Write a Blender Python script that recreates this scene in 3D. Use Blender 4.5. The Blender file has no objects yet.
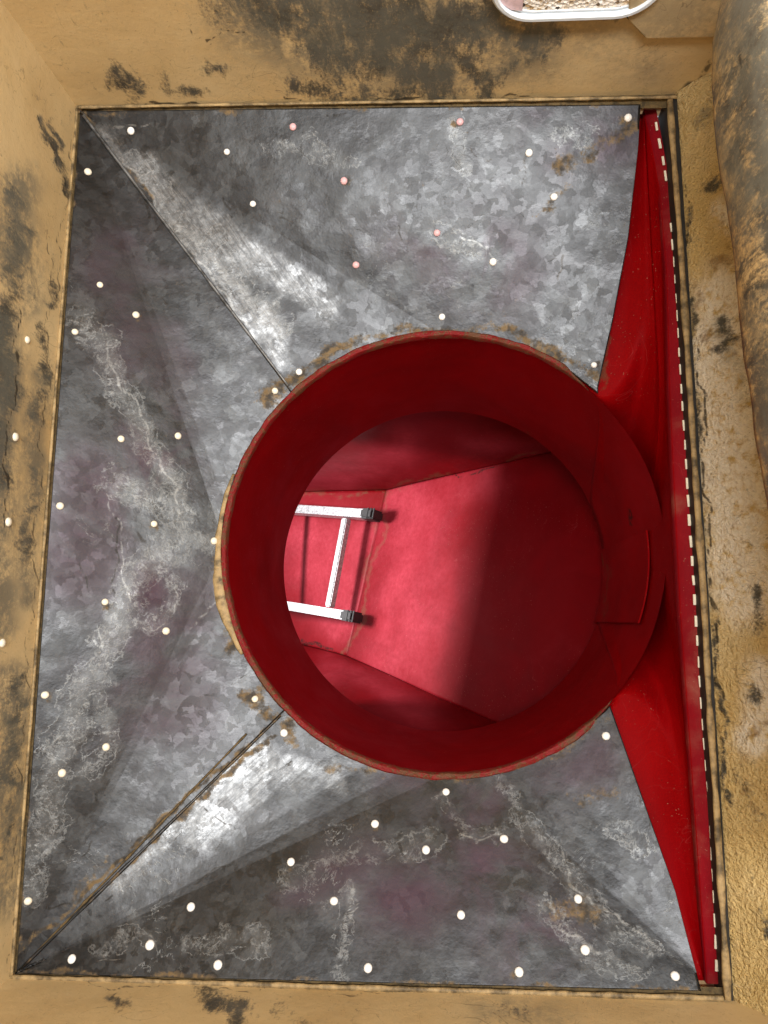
import bpy, bmesh, math, random
import numpy as np
from mathutils import Vector, Matrix, noise as mnoise
from mathutils.bvhtree import BVHTree
random.seed(4)
C = bpy.context.scene.collection
scene = bpy.context.scene

# ------------------------------------------------------------------ camera
W, H, F = 768, 1024, 740.0
NAD = (443.0, 620.0)                       # image of straight-down
cam_d = bpy.data.cameras.new("camera"); cam = bpy.data.objects.new("camera", cam_d); C.objects.link(cam)
cam_d.sensor_fit = 'VERTICAL'; cam_d.sensor_height = 24.0; cam_d.lens = 24.0 * F / H
cam_d.clip_start = 0.01; cam_d.clip_end = 100
down_c = Vector(((NAD[0]-W/2)/F, -(NAD[1]-H/2)/F, -1)).normalized()   # world -Z in camera axes
zc = -down_c
yc = (Vector((0, 1, 0)) - zc*zc.y).normalized()
xc = yc.cross(zc)
Rm = Matrix((xc, yc, zc))                  # camera -> world
CAM = Vector((0, 0, 1.0))
cam.matrix_world = Matrix.Translation(CAM) @ Rm.to_4x4()
scene.camera = cam
def ray(px, py):
    return Rm @ Vector(((px-W/2)/F, -(py-H/2)/F, -1))
def at(px, py, z):                         # point on a level plane
    r = ray(px, py); return CAM + r*((z-CAM.z)/r.z)
def at_plane(px, py, p0, n):
    r = ray(px, py); return CAM + r*((p0-CAM).dot(n)/r.dot(n))
RmT = np.array(Rm.transposed())
def proj(P):
    P = np.asarray(P, float).reshape(-1, 3) - np.array(CAM)
    c = P @ RmT.T
    return np.stack([W/2 + F*c[:, 0]/-c[:, 2], H/2 - F*c[:, 1]/-c[:, 2]], 1)

# ------------------------------------------------------------------ world, lamps, exposure
world = bpy.data.worlds.new("World"); scene.world = world; world.use_nodes = True
bg = world.node_tree.nodes['Background']; bg.inputs[0].default_value = (0.86, 0.93, 1, 1); bg.inputs[1].default_value = 0.76
def area(name, loc, target, size, power, col=(1, 1, 1), sy=None):
    l = bpy.data.lights.new(name, 'AREA'); l.energy = power; l.size = size; l.color = col
    if sy: l.shape = 'RECTANGLE'; l.size_y = sy
    o = bpy.data.objects.new(name, l); C.objects.link(o); o.location = loc
    o.rotation_euler = (Vector(target)-Vector(loc)).to_track_quat('-Z', 'Y').to_euler(); return o
area('key_lamp', (0.34, 0.20, 2.1), (0.1, 0.2, 0), 0.30, 72, (1, 0.985, 0.96), 1.7)
area('chamber_lamp', (-1.45, 0.30, -0.42), (-0.1, 0.12, -1.1), 0.26, 46, (1, 0.97, 0.98))
scene.view_settings.view_transform = 'Standard'; scene.view_settings.look = 'None'
scene.view_settings.exposure = 0.0; scene.view_settings.gamma = 1
scene.render.engine = 'CYCLES'
scene.render.resolution_x = W; scene.render.resolution_y = H
scene.cycles.max_bounces = 8

# ------------------------------------------------------------------ object helpers
def props(o, label=None, cat=None, group=None, kind=None):
    for k, v in (('label', label), ('category', cat), ('group', group), ('kind', kind)):
        if v: o[k] = v
    return o
def mesh_obj(name, verts, faces, mat, parent=None, smooth=True, sharp=None):
    me = bpy.data.meshes.new(name); me.from_pydata([tuple(v) for v in verts], [], faces); me.update()
    if smooth: me.polygons.foreach_set('use_smooth', [True]*len(me.polygons))
    if sharp is not None: me.set_sharp_from_angle(angle=math.radians(sharp))
    me.materials.append(mat)
    o = bpy.data.objects.new(name, me); C.objects.link(o)
    if parent: o.parent = parent; o.matrix_parent_inverse = parent.matrix_world.inverted()
    return o
def empty(name, loc):
    o = bpy.data.objects.new(name, None); C.objects.link(o); o.location = loc; o.empty_display_size = .05
    o.matrix_world = Matrix.Translation(loc); return o
def grid_faces(nu, nv, off=0):
    return [(off+i*nv+j, off+i*nv+j+1, off+(i+1)*nv+j+1, off+(i+1)*nv+j) for i in range(nu-1) for j in range(nv-1)]
def seg_dist(P, poly):
    d = np.full(len(P), 1e9)
    poly = np.asarray(poly, float)
    if len(poly) == 1: return np.hypot(P[:, 0]-poly[0, 0], P[:, 1]-poly[0, 1])
    for a, b in zip(poly[:-1], poly[1:]):
        ab = b-a; t = np.clip(((P-a)@ab)/(ab@ab), 0, 1)
        q = P-(a+t[:, None]*ab); d = np.minimum(d, np.hypot(q[:, 0], q[:, 1]))
    return d
def face_up(o):
    me = o.data; s_ = sum(p.normal.z*p.area for p in me.polygons)
    if s_ < 0: me.flip_normals()
    return o
def paint(o, attrs):
    attrs = dict(attrs); attrs.setdefault('mark', [])                       # masks: stains, wear, deposits, and light or shade painted into the sheet
    n = len(o.data.vertices); co = np.empty(n*3); o.data.vertices.foreach_get('co', co)
    P = proj(co.reshape(-1, 3)); X, Y = P[:, 0].copy(), P[:, 1].copy()
    P[:, 0] += 3.5*np.sin(Y/17+1.3*np.sin(X/23))+1.8*np.sin(Y/6.1+X/9)+.9*np.sin(Y/2.9-X/4.7)
    P[:, 1] += 3.5*np.sin(X/19+1.7*np.sin(Y/27))+1.8*np.sin(X/7.3-Y/8)+.9*np.sin(X/3.3+Y/4.1)
    for name, strokes in attrs.items():
        v = np.zeros(n)
        for w, s, pts in strokes:
            d = seg_dist(P, pts); v = np.maximum(v, s*np.exp(-(d/w)**2))
        a = o.data.attributes.new(name, 'FLOAT', 'POINT'); a.data.foreach_set('value', v.astype(np.float32))

# ------------------------------------------------------------------ material helpers
class N:
    def __init__(s, name):
        s.m = bpy.data.materials.new(name); s.m.use_nodes = True; s.t = s.m.node_tree; s.n = s.t.nodes; s.l = s.t.links
        s.b = s.n['Principled BSDF']; s.co = s.n.new('ShaderNodeTexCoord').outputs['Object']
    def inp(s, sock, v):
        if hasattr(v, 'is_output'): s.l.new(v, sock)
        elif isinstance(v, (tuple, list)): sock.default_value = (*v, 1) if len(v) == 3 and sock.type == 'RGBA' else v
        else: sock.default_value = v
    def mapping(s, scale=(1, 1, 1), rot=(0, 0, 0), src=None):
        n = s.n.new('ShaderNodeMapping'); s.l.new(src or s.co, n.inputs[0]); n.inputs['Scale'].default_value = scale; n.inputs['Rotation'].default_value = rot; return n.outputs[0]
    def noise(s, scale, detail=4, rough=.55, dist=0, src=None, typ=None):
        n = s.n.new('ShaderNodeTexNoise'); s.l.new(src or s.co, n.inputs['Vector'])
        if typ: n.noise_type = typ
        n.inputs['Scale'].default_value = scale; n.inputs['Detail'].default_value = detail; n.inputs['Roughness'].default_value = rough; n.inputs['Distortion'].default_value = dist
        return n.outputs[0]
    def noisec(s, scale, detail=3, src=None):
        n = s.n.new('ShaderNodeTexNoise'); s.l.new(src or s.co, n.inputs['Vector']); n.inputs['Scale'].default_value = scale; n.inputs['Detail'].default_value = detail
        return n.outputs[1]
    def vor(s, scale, src=None, feat='F1', rnd=1, out=1):
        n = s.n.new('ShaderNodeTexVoronoi'); n.feature = feat; s.l.new(src or s.co, n.inputs['Vector']); n.inputs['Scale'].default_value = scale; n.inputs['Randomness'].default_value = rnd
        return n.outputs[out]
    def warp(s, src, scale, amt):
        c = s.noisec(scale, 3, src)
        a = s.n.new('ShaderNodeVectorMath'); a.operation = 'SUBTRACT'; s.l.new(c, a.inputs[0]); a.inputs[1].default_value = (.5, .5, .5)
        b = s.n.new('ShaderNodeVectorMath'); b.operation = 'SCALE'; s.l.new(a.outputs[0], b.inputs[0]); b.inputs['Scale'].default_value = amt
        d = s.n.new('ShaderNodeVectorMath'); s.l.new(src, d.inputs[0]); s.l.new(b.outputs[0], d.inputs[1]); return d.outputs[0]
    def sep(s, c):
        n = s.n.new('ShaderNodeSeparateColor'); s.l.new(c, n.inputs[0]); return n.outputs[0]
    def attr(s, name):
        n = s.n.new('ShaderNodeAttribute'); n.attribute_name = name; return n.outputs['Fac']
    def math(s, op, a, b=0.0, c=None, clamp=False):
        n = s.n.new('ShaderNodeMath'); n.operation = op; n.use_clamp = clamp; s.inp(n.inputs[0], a); s.inp(n.inputs[1], b)
        if c is not None: s.inp(n.inputs[2], c)
        return n.outputs[0]
    def ss(s, v, lo, hi, a=0.0, b=1.0):
        n = s.n.new('ShaderNodeMapRange'); n.interpolation_type = 'SMOOTHSTEP'; s.inp(n.inputs[0], v)
        for i, x in enumerate((lo, hi, a, b)): n.inputs[i+1].default_value = x
        return n.outputs[0]
    def lin(s, v, lo, hi, a, b):
        n = s.n.new('ShaderNodeMapRange'); s.inp(n.inputs[0], v)
        for i, x in enumerate((lo, hi, a, b)): n.inputs[i+1].default_value = x
        return n.outputs[0]
    def mix(s, f, a, b, mode='MIX'):
        n = s.n.new('ShaderNodeMix'); n.data_type = 'RGBA'; n.blend_type = mode; s.inp(n.inputs[0], f); s.inp(n.inputs[6], a); s.inp(n.inputs[7], b); return n.outputs[2]
    def ramp(s, v, stops):
        n = s.n.new('ShaderNodeValToRGB'); s.l.new(v, n.inputs[0]); e = n.color_ramp.elements
        while len(e) < len(stops): e.new(.5)
        for el, (p, c) in zip(e, stops): el.position = p; el.color = (*c, 1)
        return n.outputs[0]
    def bump(s, h, strength, dist):
        n = s.n.new('ShaderNodeBump'); s.inp(n.inputs['Height'], h); n.inputs['Strength'].default_value = strength; n.inputs['Distance'].default_value = dist
        s.l.new(n.outputs[0], s.b.inputs['Normal']); return n.outputs[0]
    def set(s, col=None, rough=None, metal=None, spec=None, coat=None):
        for k, v in (('Base Color', col), ('Roughness', rough), ('Metallic', metal), ('Specular IOR Level', spec), ('Coat Weight', coat)):
            if v is not None: s.inp(s.b.inputs[k], v)
        return s.m

def galvanised():
    m = N('galvanised_sheet')
    w = m.warp(m.co, 60, .028)
    w2 = m.warp(m.warp(m.co, 24, .04), 90, .012)
    v1 = m.sep(m.vor(78, w)); v2 = m.sep(m.vor(38, w2)); v3 = m.sep(m.vor(160, w))
    sp = m.math('ADD', m.math('MULTIPLY', v1, .45), m.math('ADD', m.math('MULTIPLY', v2, .4), m.math('MULTIPLY', v3, .15)))
    big = m.noise(3.2, 3)
    g = m.math('ADD', m.lin(sp, .2, .8, .18, .44), m.lin(big, .3, .7, -.12, .12))
    col = m.ramp(g, [(0, (.020, .020, .021)), (.25, (.034, .035, .037)), (.6, (.072, .075, .078)), (1, (.25, .25, .25))])
    v5 = m.sep(m.vor(46, m.warp(m.warp(m.co, 30, .03), 120, .010))); pn = m.ss(m.noise(7, 3), .35, .6)
    col = m.mix(m.math('MULTIPLY', m.math('MULTIPLY', m.ss(v5, .40, .36), pn), .5), col, (.032, .032, .034))
    col = m.mix(m.math('MULTIPLY', m.math('MULTIPLY', m.ss(v5, .82, .86), pn), .16), col, (.13, .135, .14))
    # purplish zones: reflected red tint put into the colour
    pz = m.math('MULTIPLY', m.attr('purple'), m.ss(m.noise(9, 4, .6, .6), .35, .6))
    col = m.mix(pz, col, (.052, .026, .042))
    # smudged streaks; the mask adds fold shade painted into the colour
    st = m.noise(10, 5, .65, .8, m.mapping((1, 3, 1), (0, 0, .5)))
    col = m.mix(m.ss(st, .52, .75, 0, .5), col, (.06, .06, .063))
    col = m.mix(m.math('MULTIPLY', m.attr('dull_shade'), m.ss(st, .3, .6)), col, (.035, .035, .036))
    # scratchy wear, with the highlights of the corner folds painted in
    ra = m.math('ADD', m.attr('rub_glare'), m.lin(m.noise(9, 6, .7), .25, .75, -.5, .5))
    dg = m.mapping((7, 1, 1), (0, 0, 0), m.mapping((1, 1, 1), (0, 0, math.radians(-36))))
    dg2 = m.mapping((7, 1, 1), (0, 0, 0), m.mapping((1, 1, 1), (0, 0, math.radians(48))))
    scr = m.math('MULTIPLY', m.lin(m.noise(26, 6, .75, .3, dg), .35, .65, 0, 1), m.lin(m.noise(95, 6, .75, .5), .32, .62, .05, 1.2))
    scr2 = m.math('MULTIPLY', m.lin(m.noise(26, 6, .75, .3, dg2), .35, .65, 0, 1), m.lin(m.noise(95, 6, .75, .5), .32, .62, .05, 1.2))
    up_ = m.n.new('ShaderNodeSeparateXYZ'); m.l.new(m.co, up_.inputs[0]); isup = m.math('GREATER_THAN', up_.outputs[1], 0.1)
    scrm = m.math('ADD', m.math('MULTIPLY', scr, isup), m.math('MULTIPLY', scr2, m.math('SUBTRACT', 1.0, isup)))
    rub_glare = m.math('MULTIPLY', m.ss(ra, .2, .95), m.math('ADD', scrm, .12), clamp=True)
    rub_glare = m.math('MULTIPLY', rub_glare, m.ss(m.attr('rub_glare'), .12, .4))
    col = m.mix(m.math('MULTIPLY', rub_glare, .9), col, (.185, .19, .195))
    # white deposit: lacework of veins inside the wetted paths
    wv = m.warp(m.co, 35, .02)
    rid = m.noise(34, 6, .62, 0, wv, 'RIDGED_MULTIFRACTAL')
    n1 = m.math('ABSOLUTE', m.math('SUBTRACT', m.noise(26, 6, .62, .5), .5))
    lace = m.math('MULTIPLY', m.ss(n1, .045, .0), m.ss(m.noise(120, 4, .7), .38, .58))
    n2 = m.math('ABSOLUTE', m.math('SUBTRACT', m.noise(70, 5, .7, .3), .5)); lace = m.math('MAXIMUM', lace, m.math('MULTIPLY', m.ss(n2, .05, 0), .6))
    fine = m.ss(m.noise(150, 5, .7), .53, .72)
    wa = m.attr('white')
    wm = m.math('MULTIPLY', m.ss(m.math('ADD', wa, m.lin(m.noise(45, 5, .6), .25, .75, -.45, .45)), .32, .72), m.math('ADD', m.math('MULTIPLY', lace, .65), m.math('MULTIPLY', fine, .55), clamp=True))
    sporadic = m.math('MULTIPLY', m.ss(m.noise(7, 3), .56, .70), m.math('MULTIPLY', m.ss(n1, .012, 0), .5))
    haze = m.math('MULTIPLY', m.ss(m.math('ADD', wa, m.lin(m.noise(20, 5, .65), .3, .7, -.35, .35)), .3, 1.1), .12)
    edge = m.ss(m.math('ABSOLUTE', m.math('SUBTRACT', m.math('ADD', wa, m.math('ADD', m.lin(m.noise(18, 6, .68, .4), .3, .7, -.42, .42), m.lin(m.noise(85, 4, .7), .3, .7, -.12, .12))), .42)), .07, 0)
    edge = m.math('MULTIPLY', m.math('MULTIPLY', edge, m.ss(wa, .05, .25)), m.ss(m.noise(60, 4, .65), .36, .58))
    haze = m.math('MAXIMUM', haze, m.math('MULTIPLY', edge, .28))
    wt = m.math('MAXIMUM', m.math('MAXIMUM', m.math('MULTIPLY', wm, .6), haze), m.math('MULTIPLY', sporadic, m.ss(m.noise(130, 4, .7), .4, .6)))
    col = m.mix(wt, col, (.34, .35, .35))
    # thin line deposits and scratches
    sc = m.math('MULTIPLY', m.ss(m.attr('line'), .35, .8), m.ss(m.noise(90, 4, .6), .38, .55))
    col = m.mix(m.math('MULTIPLY', sc, .18), col, (.5, .5, .48))
    # brown grime, and contact shadow painted with rust rings round some rivets
    da = m.ss(m.math('ADD', m.attr('dirt_shade'), m.math('ADD', m.lin(m.noise(30, 6, .65), .25, .75, -.5, .5), m.lin(m.noise(170, 4, .7), .3, .7, -.25, .25))), .40, 1.0)
    col = m.mix(m.math('MULTIPLY', da, .85), col, m.mix(m.ss(m.noise(80, 4), .4, .6), (.16, .10, .035), (.035, .026, .016)))
    mk = m.math('MULTIPLY', m.ss(m.attr('mark'), .35, .8), m.ss(m.noise(75, 5, .7), .36, .52))
    col = m.mix(m.math('MULTIPLY', mk, .8), col, (.018, .016, .014))
    # dark specks and hair scratches
    spk = m.ss(m.noise(230, 3, .6), .72, .76)
    hair = m.math('MULTIPLY', m.ss(m.math('ABSOLUTE', m.math('SUBTRACT', m.noise(16, 2, .4, 1.5), .5)), .004, 0), m.ss(m.noise(11, 2), .55, .62))
    dk = m.math('MAXIMUM', m.math('MULTIPLY', spk, .7), m.math('MULTIPLY', hair, .7))
    col = m.mix(dk, col, (.03, .028, .025))
    nm = m.math('MAXIMUM', m.math('MAXIMUM', wt, da), m.math('MAXIMUM', dk, pz))
    m.bump(m.math('ADD', m.math('MULTIPLY', m.noise(6, 3), 1.0), m.math('ADD', m.math('MULTIPLY', m.noise(140, 4), .05), m.math('MULTIPLY', wt, .04))), .5, .012)
    rough = m.math('ADD', m.lin(v1, 0, 1, .30, .46), m.math('MULTIPLY', nm, .3))
    return m.set(col, rough, m.lin(nm, 0, 1, .84, .3))
def red_paint(name, base=(.25, .0007, .002), light=(.25, .006, .010), rough=.5, dust=.18, rustattr=False, spec=.03):
    m = N(name)
    n = m.noise(5, 5, .6, .5); col = m.mix(m.ss(n, .3, .75), base, tuple(c*.72 for c in base))
    st = m.noise(8, 7, .6, .3, m.mapping((1, 1, .6)))
    col = m.mix(m.ss(st, .52, .78, 0, dust), col, light)
    spk = m.ss(m.noise(150, 3, .5), .73, .77)
    col = m.mix(m.math('MULTIPLY', spk, .6), col, (.03, .005, .004))
    if rustattr:
        d = m.ss(m.math('ADD', m.attr('dirt_shade'), m.lin(m.noise(60, 6, .7), .25, .75, -.4, .4)), .3, .75)
        col = m.mix(m.math('MULTIPLY', d, .7), col, (.11, .045, .022))
        p = m.math('MULTIPLY', m.attr('pale'), m.math('MULTIPLY', m.lin(m.noise(9, 3, .5), .2, .8, .4, 1), m.lin(m.noise(70, 6, .7), .3, .7, .55, 1)))
        col = m.mix(p, col, light)
        sc = m.math('MULTIPLY', m.ss(m.attr('line'), .35, .8), m.ss(m.noise(120, 4, .6), .38, .55))
        col = m.mix(m.math('MULTIPLY', sc, .9), col, (.03, .01, .008))
    hr = m.math('MULTIPLY', m.ss(m.math('ABSOLUTE', m.math('SUBTRACT', m.noise(11, 2, .4, 1.8), .5)), .0035, 0), m.ss(m.noise(7, 2), .48, .6))
    col = m.mix(m.math('MULTIPLY', hr, .16), col, (.42, .10, .10))
    ds = m.math('MULTIPLY', m.ss(m.noise(330, 2, .5), .70, .74), m.ss(m.noise(5, 3), .4, .6)); col = m.mix(m.math('MULTIPLY', ds, .55), col, (.40, .22, .16))
    m.bump(m.math('ADD', m.noise(9, 3), m.math('MULTIPLY', m.noise(90, 4), .06)), .35, .006)
    return m.set(col, m.lin(st, .3, .7, rough-.06, rough+.14), 0, spec)
def rust_lip():
    m = N('rusted_red_edge')
    n = m.noise(35, 6, .7); f = m.noise(240, 3, .6)
    col = m.mix(m.ss(m.math('ADD', n, m.lin(f, .3, .7, -.12, .12)), .42, .60), (.17, .004, .005), (.10, .038, .016))
    col = m.mix(m.ss(f, .62, .72, 0, .6), col, (.24, .12, .05))
    m.bump(f, .6, .003); return m.set(col, .62, 0, .3)
def ochre(name, rough_surface=False):
    m = N(name)
    n = m.noise(4.5, 6, .6, .3); f = m.noise(60, 6, .65); g = m.noise(260, 4, .6)
    if not rough_surface:
        col = m.ramp(n, [(.25, (.47, .325, .15)), (.5, (.58, .425, .215)), (.78, (.65, .51, .29))])
    else:
        col = m.ramp(n, [(.3, (.50, .33, .11)), (.55, (.66, .48, .21)), (.8, (.74, .59, .33))])
        pl = m.math('MULTIPLY', m.ss(m.attr('pale'), .05, .7), m.ss(f, .30, .54)); col = m.mix(pl, col, (.90, .83, .70))
        col = m.mix(m.ss(m.noise(28, 5, .6), .58, .72, 0, .6), col, (.20, .095, .025))
    col = m.mix(m.ss(f, .45, .75, 0, .28), col, (.55, .42, .24))
    col = m.mix(m.ss(g, .60, .72, 0, .35), col, (.15, .09, .035))
    # hair scratches in the coating
    hair = m.math('MULTIPLY', m.ss(m.math('ABSOLUTE', m.math('SUBTRACT', m.noise(9, 2, .4, 2.0), .5)), .003, 0), m.ss(m.noise(6, 2), .5, .6))
    col = m.mix(m.math('MULTIPLY', hair, .35), col, (.6, .48, .3))
    # worn-through dark areas
    a = m.attr('dark')
    st = m.noise(38, 6, .72, .4, m.mapping((1, 1, .45)))
    br = m.noise(90, 6, .75, .6, m.mapping((1, 1, .4)))
    dm = m.ss(m.math('ADD', a, m.math('ADD', m.lin(st, .25, .75, -.55, .55), m.math('ADD', m.lin(br, .3, .7, -.28, .28), m.lin(g, .3, .7, -.2, .2)))), .25, .95)
    dcol = m.mix(m.ss(m.noise(20, 5, .6), .35, .65), (.030, .033, .034), (.085, .088, .084))
    dcol = m.mix(m.ss(g, .58, .68, 0, .6), dcol, (.30, .23, .12))
    col = m.mix(m.math('MULTIPLY', dm, .93), col, dcol)
    gr = m.math('MULTIPLY', m.ss(m.attr('green'), .05, .9), m.ss(m.math('ADD', m.noise(14, 6, .7, .3), m.lin(m.noise(120, 5, .75), .3, .7, -.12, .12)), .30, .60))
    col = m.mix(m.math('MULTIPLY', gr, .8), col, (.125, .125, .105))
    col = m.mix(m.math('MULTIPLY', m.ss(m.math('ABSOLUTE', m.math('SUBTRACT', m.noise(13, 3, .5, 1.2), .5)), .006, 0), m.math('MULTIPLY', m.ss(m.noise(8, 2), .5, .6), .45)), col, (.10, .07, .04))
    ln = m.math('MULTIPLY', m.ss(m.attr('line'), .4, .8), m.ss(m.noise(70, 4), .35, .5))
    col = m.mix(m.math('MULTIPLY', ln, .85), col, (.035, .028, .02))
    hgt = m.math('ADD', m.math('MULTIPLY', m.noise(20, 4), .5), m.math('ADD', m.math('MULTIPLY', g, .45 if rough_surface else .08), m.math('MULTIPLY', m.noise(130, 4, .6) if rough_surface else f, .8 if rough_surface else .12)))
    hgt = m.math('SUBTRACT', hgt, m.math('MULTIPLY', dm, .12))
    m.bump(hgt, .9 if rough_surface else .35, .016 if rough_surface else .008)
    return m.set(col, m.math('SUBTRACT', m.lin(f, .3, .7, .5, .68), m.math('MULTIPLY', dm, .12)), 0, .15 if rough_surface else .35)
def plain(name, col, rough=.5, metal=0, var=.15, scale=60, bumpd=.002, spec=.5):
    m = N(name); n = m.noise(scale, 5, .65)
    c = m.mix(m.ss(n, .35, .7), col, tuple(min(1, x*(1-var*2)) for x in col)); m.bump(n, .3, bumpd)
    return m.set(c, rough, metal, spec)
M_galv = galvanised()
M_red = red_paint('red_painted_steel', rustattr=True)
M_redin = red_paint('red_paint_of_chamber', (.165, .0009, .003), (.46, .055, .08), .46, .1, True, .1)
M_flange = red_paint('dusty_red_flange', (.23, .006, .012), (.30, .12, .09), .5, .8)
M_lip = rust_lip()
M_och = ochre('ochre_coated_wall'); M_ochr = ochre('crusted_ochre_wall', True)
M_bead = plain('ochre_sealant', (.40, .28, .13), .65, 0, .42, 45, .006)
M_worn = plain('worn_bright_seam', (.20, .205, .21), .5, .5, .4, 50, .003)
M_dark = plain('dark_rubber', (.018, .016, .013), .7, 0, .3)
M_dirt = plain('dried_brown_dirt', (.13, .085, .03), .8, 0, .35, 120, .004)
M_riv = plain('white_rivet_paint', (.93, .93, .91), .35, 0, .03, 90, .0005)
M_rivc = plain('cream_rivet_paint', (.88, .82, .68), .4, 0, .06, 90, .0005)
M_rivp = plain('pink_rivet_paint', (.85, .52, .55), .4, 0, .2, 160, .0005)
M_alu = plain('brushed_aluminium', (.55, .56, .57), .42, .5, .3, 160, .002)
M_blk = plain('black_rubber_foot', (.012, .012, .012), .55, 0, .2, 200, .003)
M_whitef = plain('pale_blue_white_plastic', (.74, .82, .90), .35, 0, .05, 40, .001)
def speckle():
    m = N('speckled_grain')
    v = m.sep(m.vor(210)); c = m.ramp(v, [(0, (.06, .04, .025)), (.12, (.45, .30, .15)), (.3, (.85, .76, .62)), (.7, (.92, .88, .82)), (1, (.95, .95, .93))])
    m.bump(m.vor(210, out=0), .8, .004); return m.set(c, .7)
M_spk = speckle()

# ------------------------------------------------------------------ hopper geometry
ZC = -0.12                                  # plane of the round outlet
TL, TR, BR, BL = at(80, 111, 0), at(664, 104, 0), at(720, 992, 0), at(16, 974, 0)
def fit_circle(z, l, r, t, b):
    P = [at(l, (t+b)/2, z), at(r, (t+b)/2, z), at((l+r)/2, t, z), at((l+r)/2, b, z)]
    R = ((P[1]-P[0]).length + (P[2]-P[3]).length)/4
    return Vector(((P[0].x+P[1].x)/2, (P[2].y+P[3].y)/2, z)), R
CC, RC = fit_circle(ZC, 226, 667, 333, 778)
def lower_z():
    best = None
    for k in range(200):
        z = ZC-.2-k*.004
        th = np.linspace(0, 2*math.pi, 90); p = proj(np.stack([CC.x+RC*.996*np.cos(th), CC.y+RC*.996*np.sin(th), np.full(90, z)], 1))
        e = abs(np.ptp(p[:, 0])-321)
        if best is None or e < best[0]: best = (e, z, p)
    return best
_, ZB, pp = lower_z()
print('circle', CC, RC, 'ZB', ZB, 'low', pp.min(0), pp.max(0))
NF = 5                                      # brake facets per conical quarter
def circ(th):                               # faceted: th in degrees
    st = 90/ (2*NF); k = math.floor(th/st); f = th/st-k
    k0, k1 = math.radians(k*st), math.radians((k+1)*st)
    f2 = f
    p0 = Vector((math.cos(k0), math.sin(k0), 0)); p1 = Vector((math.cos(k1), math.sin(k1), 0))
    fac = p0*(1-f2)+p1*f2; rnd = Vector((math.cos(math.radians(th)), math.sin(math.radians(th)), 0))
    return CC + RC*(fac*.8+rnd*.2)
corners = [TR, TL, BL, BR]                  # cone k centred on th = 45+90k
def surf(U, t, corners=corners):
    """U runs anticlockwise: [2k,2k+1] cone at corner k (th 90k..90k+90), [2k+1,2k+2] flat triangle to next corner"""
    k = int(U//2) % 4; r = U-2*(U//2)
    if r <= 1: P = corners[k]; th = 90*k+90*r
    else: P = corners[k].lerp(corners[(k+1) % 4], r-1); th = 90*k+90
    return P.lerp(circ(th), t)
def normal(U, t):
    e = 1e-3; t = min(max(t, .05), .97)
    a = surf(U+e, t)-surf(U-e, t); b = surf(U, t+e)-surf(U, t-e); n = a.cross(b)
    if n.z < 0: n = -n
    return n.normalized()
def find_U(t, curve, lo, hi):               # where the sheet's cut edge crosses this row
    cy = [p[1] for p in curve]; cx = [p[0] for p in curve]
    def f(U):
        q = proj(surf(U, t))[0]; return q[0]-np.interp(q[1], cy, cx)
    a, b = lo, hi; fa = f(a)
    for _ in range(30):
        mid = (a+b)/2; fm = f(mid)
        if (fm > 0) == (fa > 0): a, fa = mid, fm
        else: b = mid
    return (a+b)/2
cut_top = [(641, 100), (638, 150), (628, 240), (613, 320), (598, 388)]
cut_bot = [(610, 705), (640, 790), (675, 890), (701, 992)]
seamTL = 2+ (134-90)/90; seamBL = 4+(227-180)/90
def sheet(name, U0f, U1f, nu, nv, off, mat, parent, thick=.0022, ampl=.0012, seed=0):
    verts = []; ts = [ (j/(nv-1)) for j in range(nv)]
    ends = [(U0f(t), U1f(t)) for t in ts]
    for i in range(nu):
        for j, t in enumerate(ts):
            U = ends[j][0]+(ends[j][1]-ends[j][0])*i/(nu-1)
            tt = .0015+t*.996
            p = surf(U, tt); n = normal(U, tt)
            w = mnoise.fractal(Vector((p.x*7+seed, p.y*7, 3.1)), 1, 2, 3)
            verts.append(p+n*(off+ampl*w*min(1, 4*t*(1-t)+.15)))
    o = face_up(mesh_obj(name, verts, grid_faces(nu, nv), mat, parent))
    md = o.modifiers.new('thickness', 'SOLIDIFY'); md.thickness = thick; md.offset = -1
    return o
fold = [(643, 110), (652, 150), (659, 190), (666, 272), (669, 393), (674, 500), (680, 620), (686, 700), (693, 800), (700, 900), (706, 983)]
edge = [(656, 108), (664, 150), (671, 190), (678, 272), (685, 393), (691, 500), (699, 620), (704, 700), (712, 800), (717, 900), (720, 985)]
def interp(poly, y): return float(np.interp(y, [p[1] for p in poly], [p[0] for p in poly]))
ZF = -.028
def sst(x): x = min(1, max(0, x)); return x*x*(3-2*x)
def wright(th):                              # 1 where the red panel rolls into the collar on the right
    d = (th+180) % 360-180
    return sst((46-d)/26)*sst((d+42)/26)
def foldpt(f): y = 110+(984-110)*(1-f); return at(interp(fold, y)+.6, y, ZF-.0015)
hopper = empty('hopper', (0, 0, -.12))
props(hopper, 'rectangular grey galvanised hopper with white rivets narrowing to a round red outlet', 'hopper')
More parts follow.
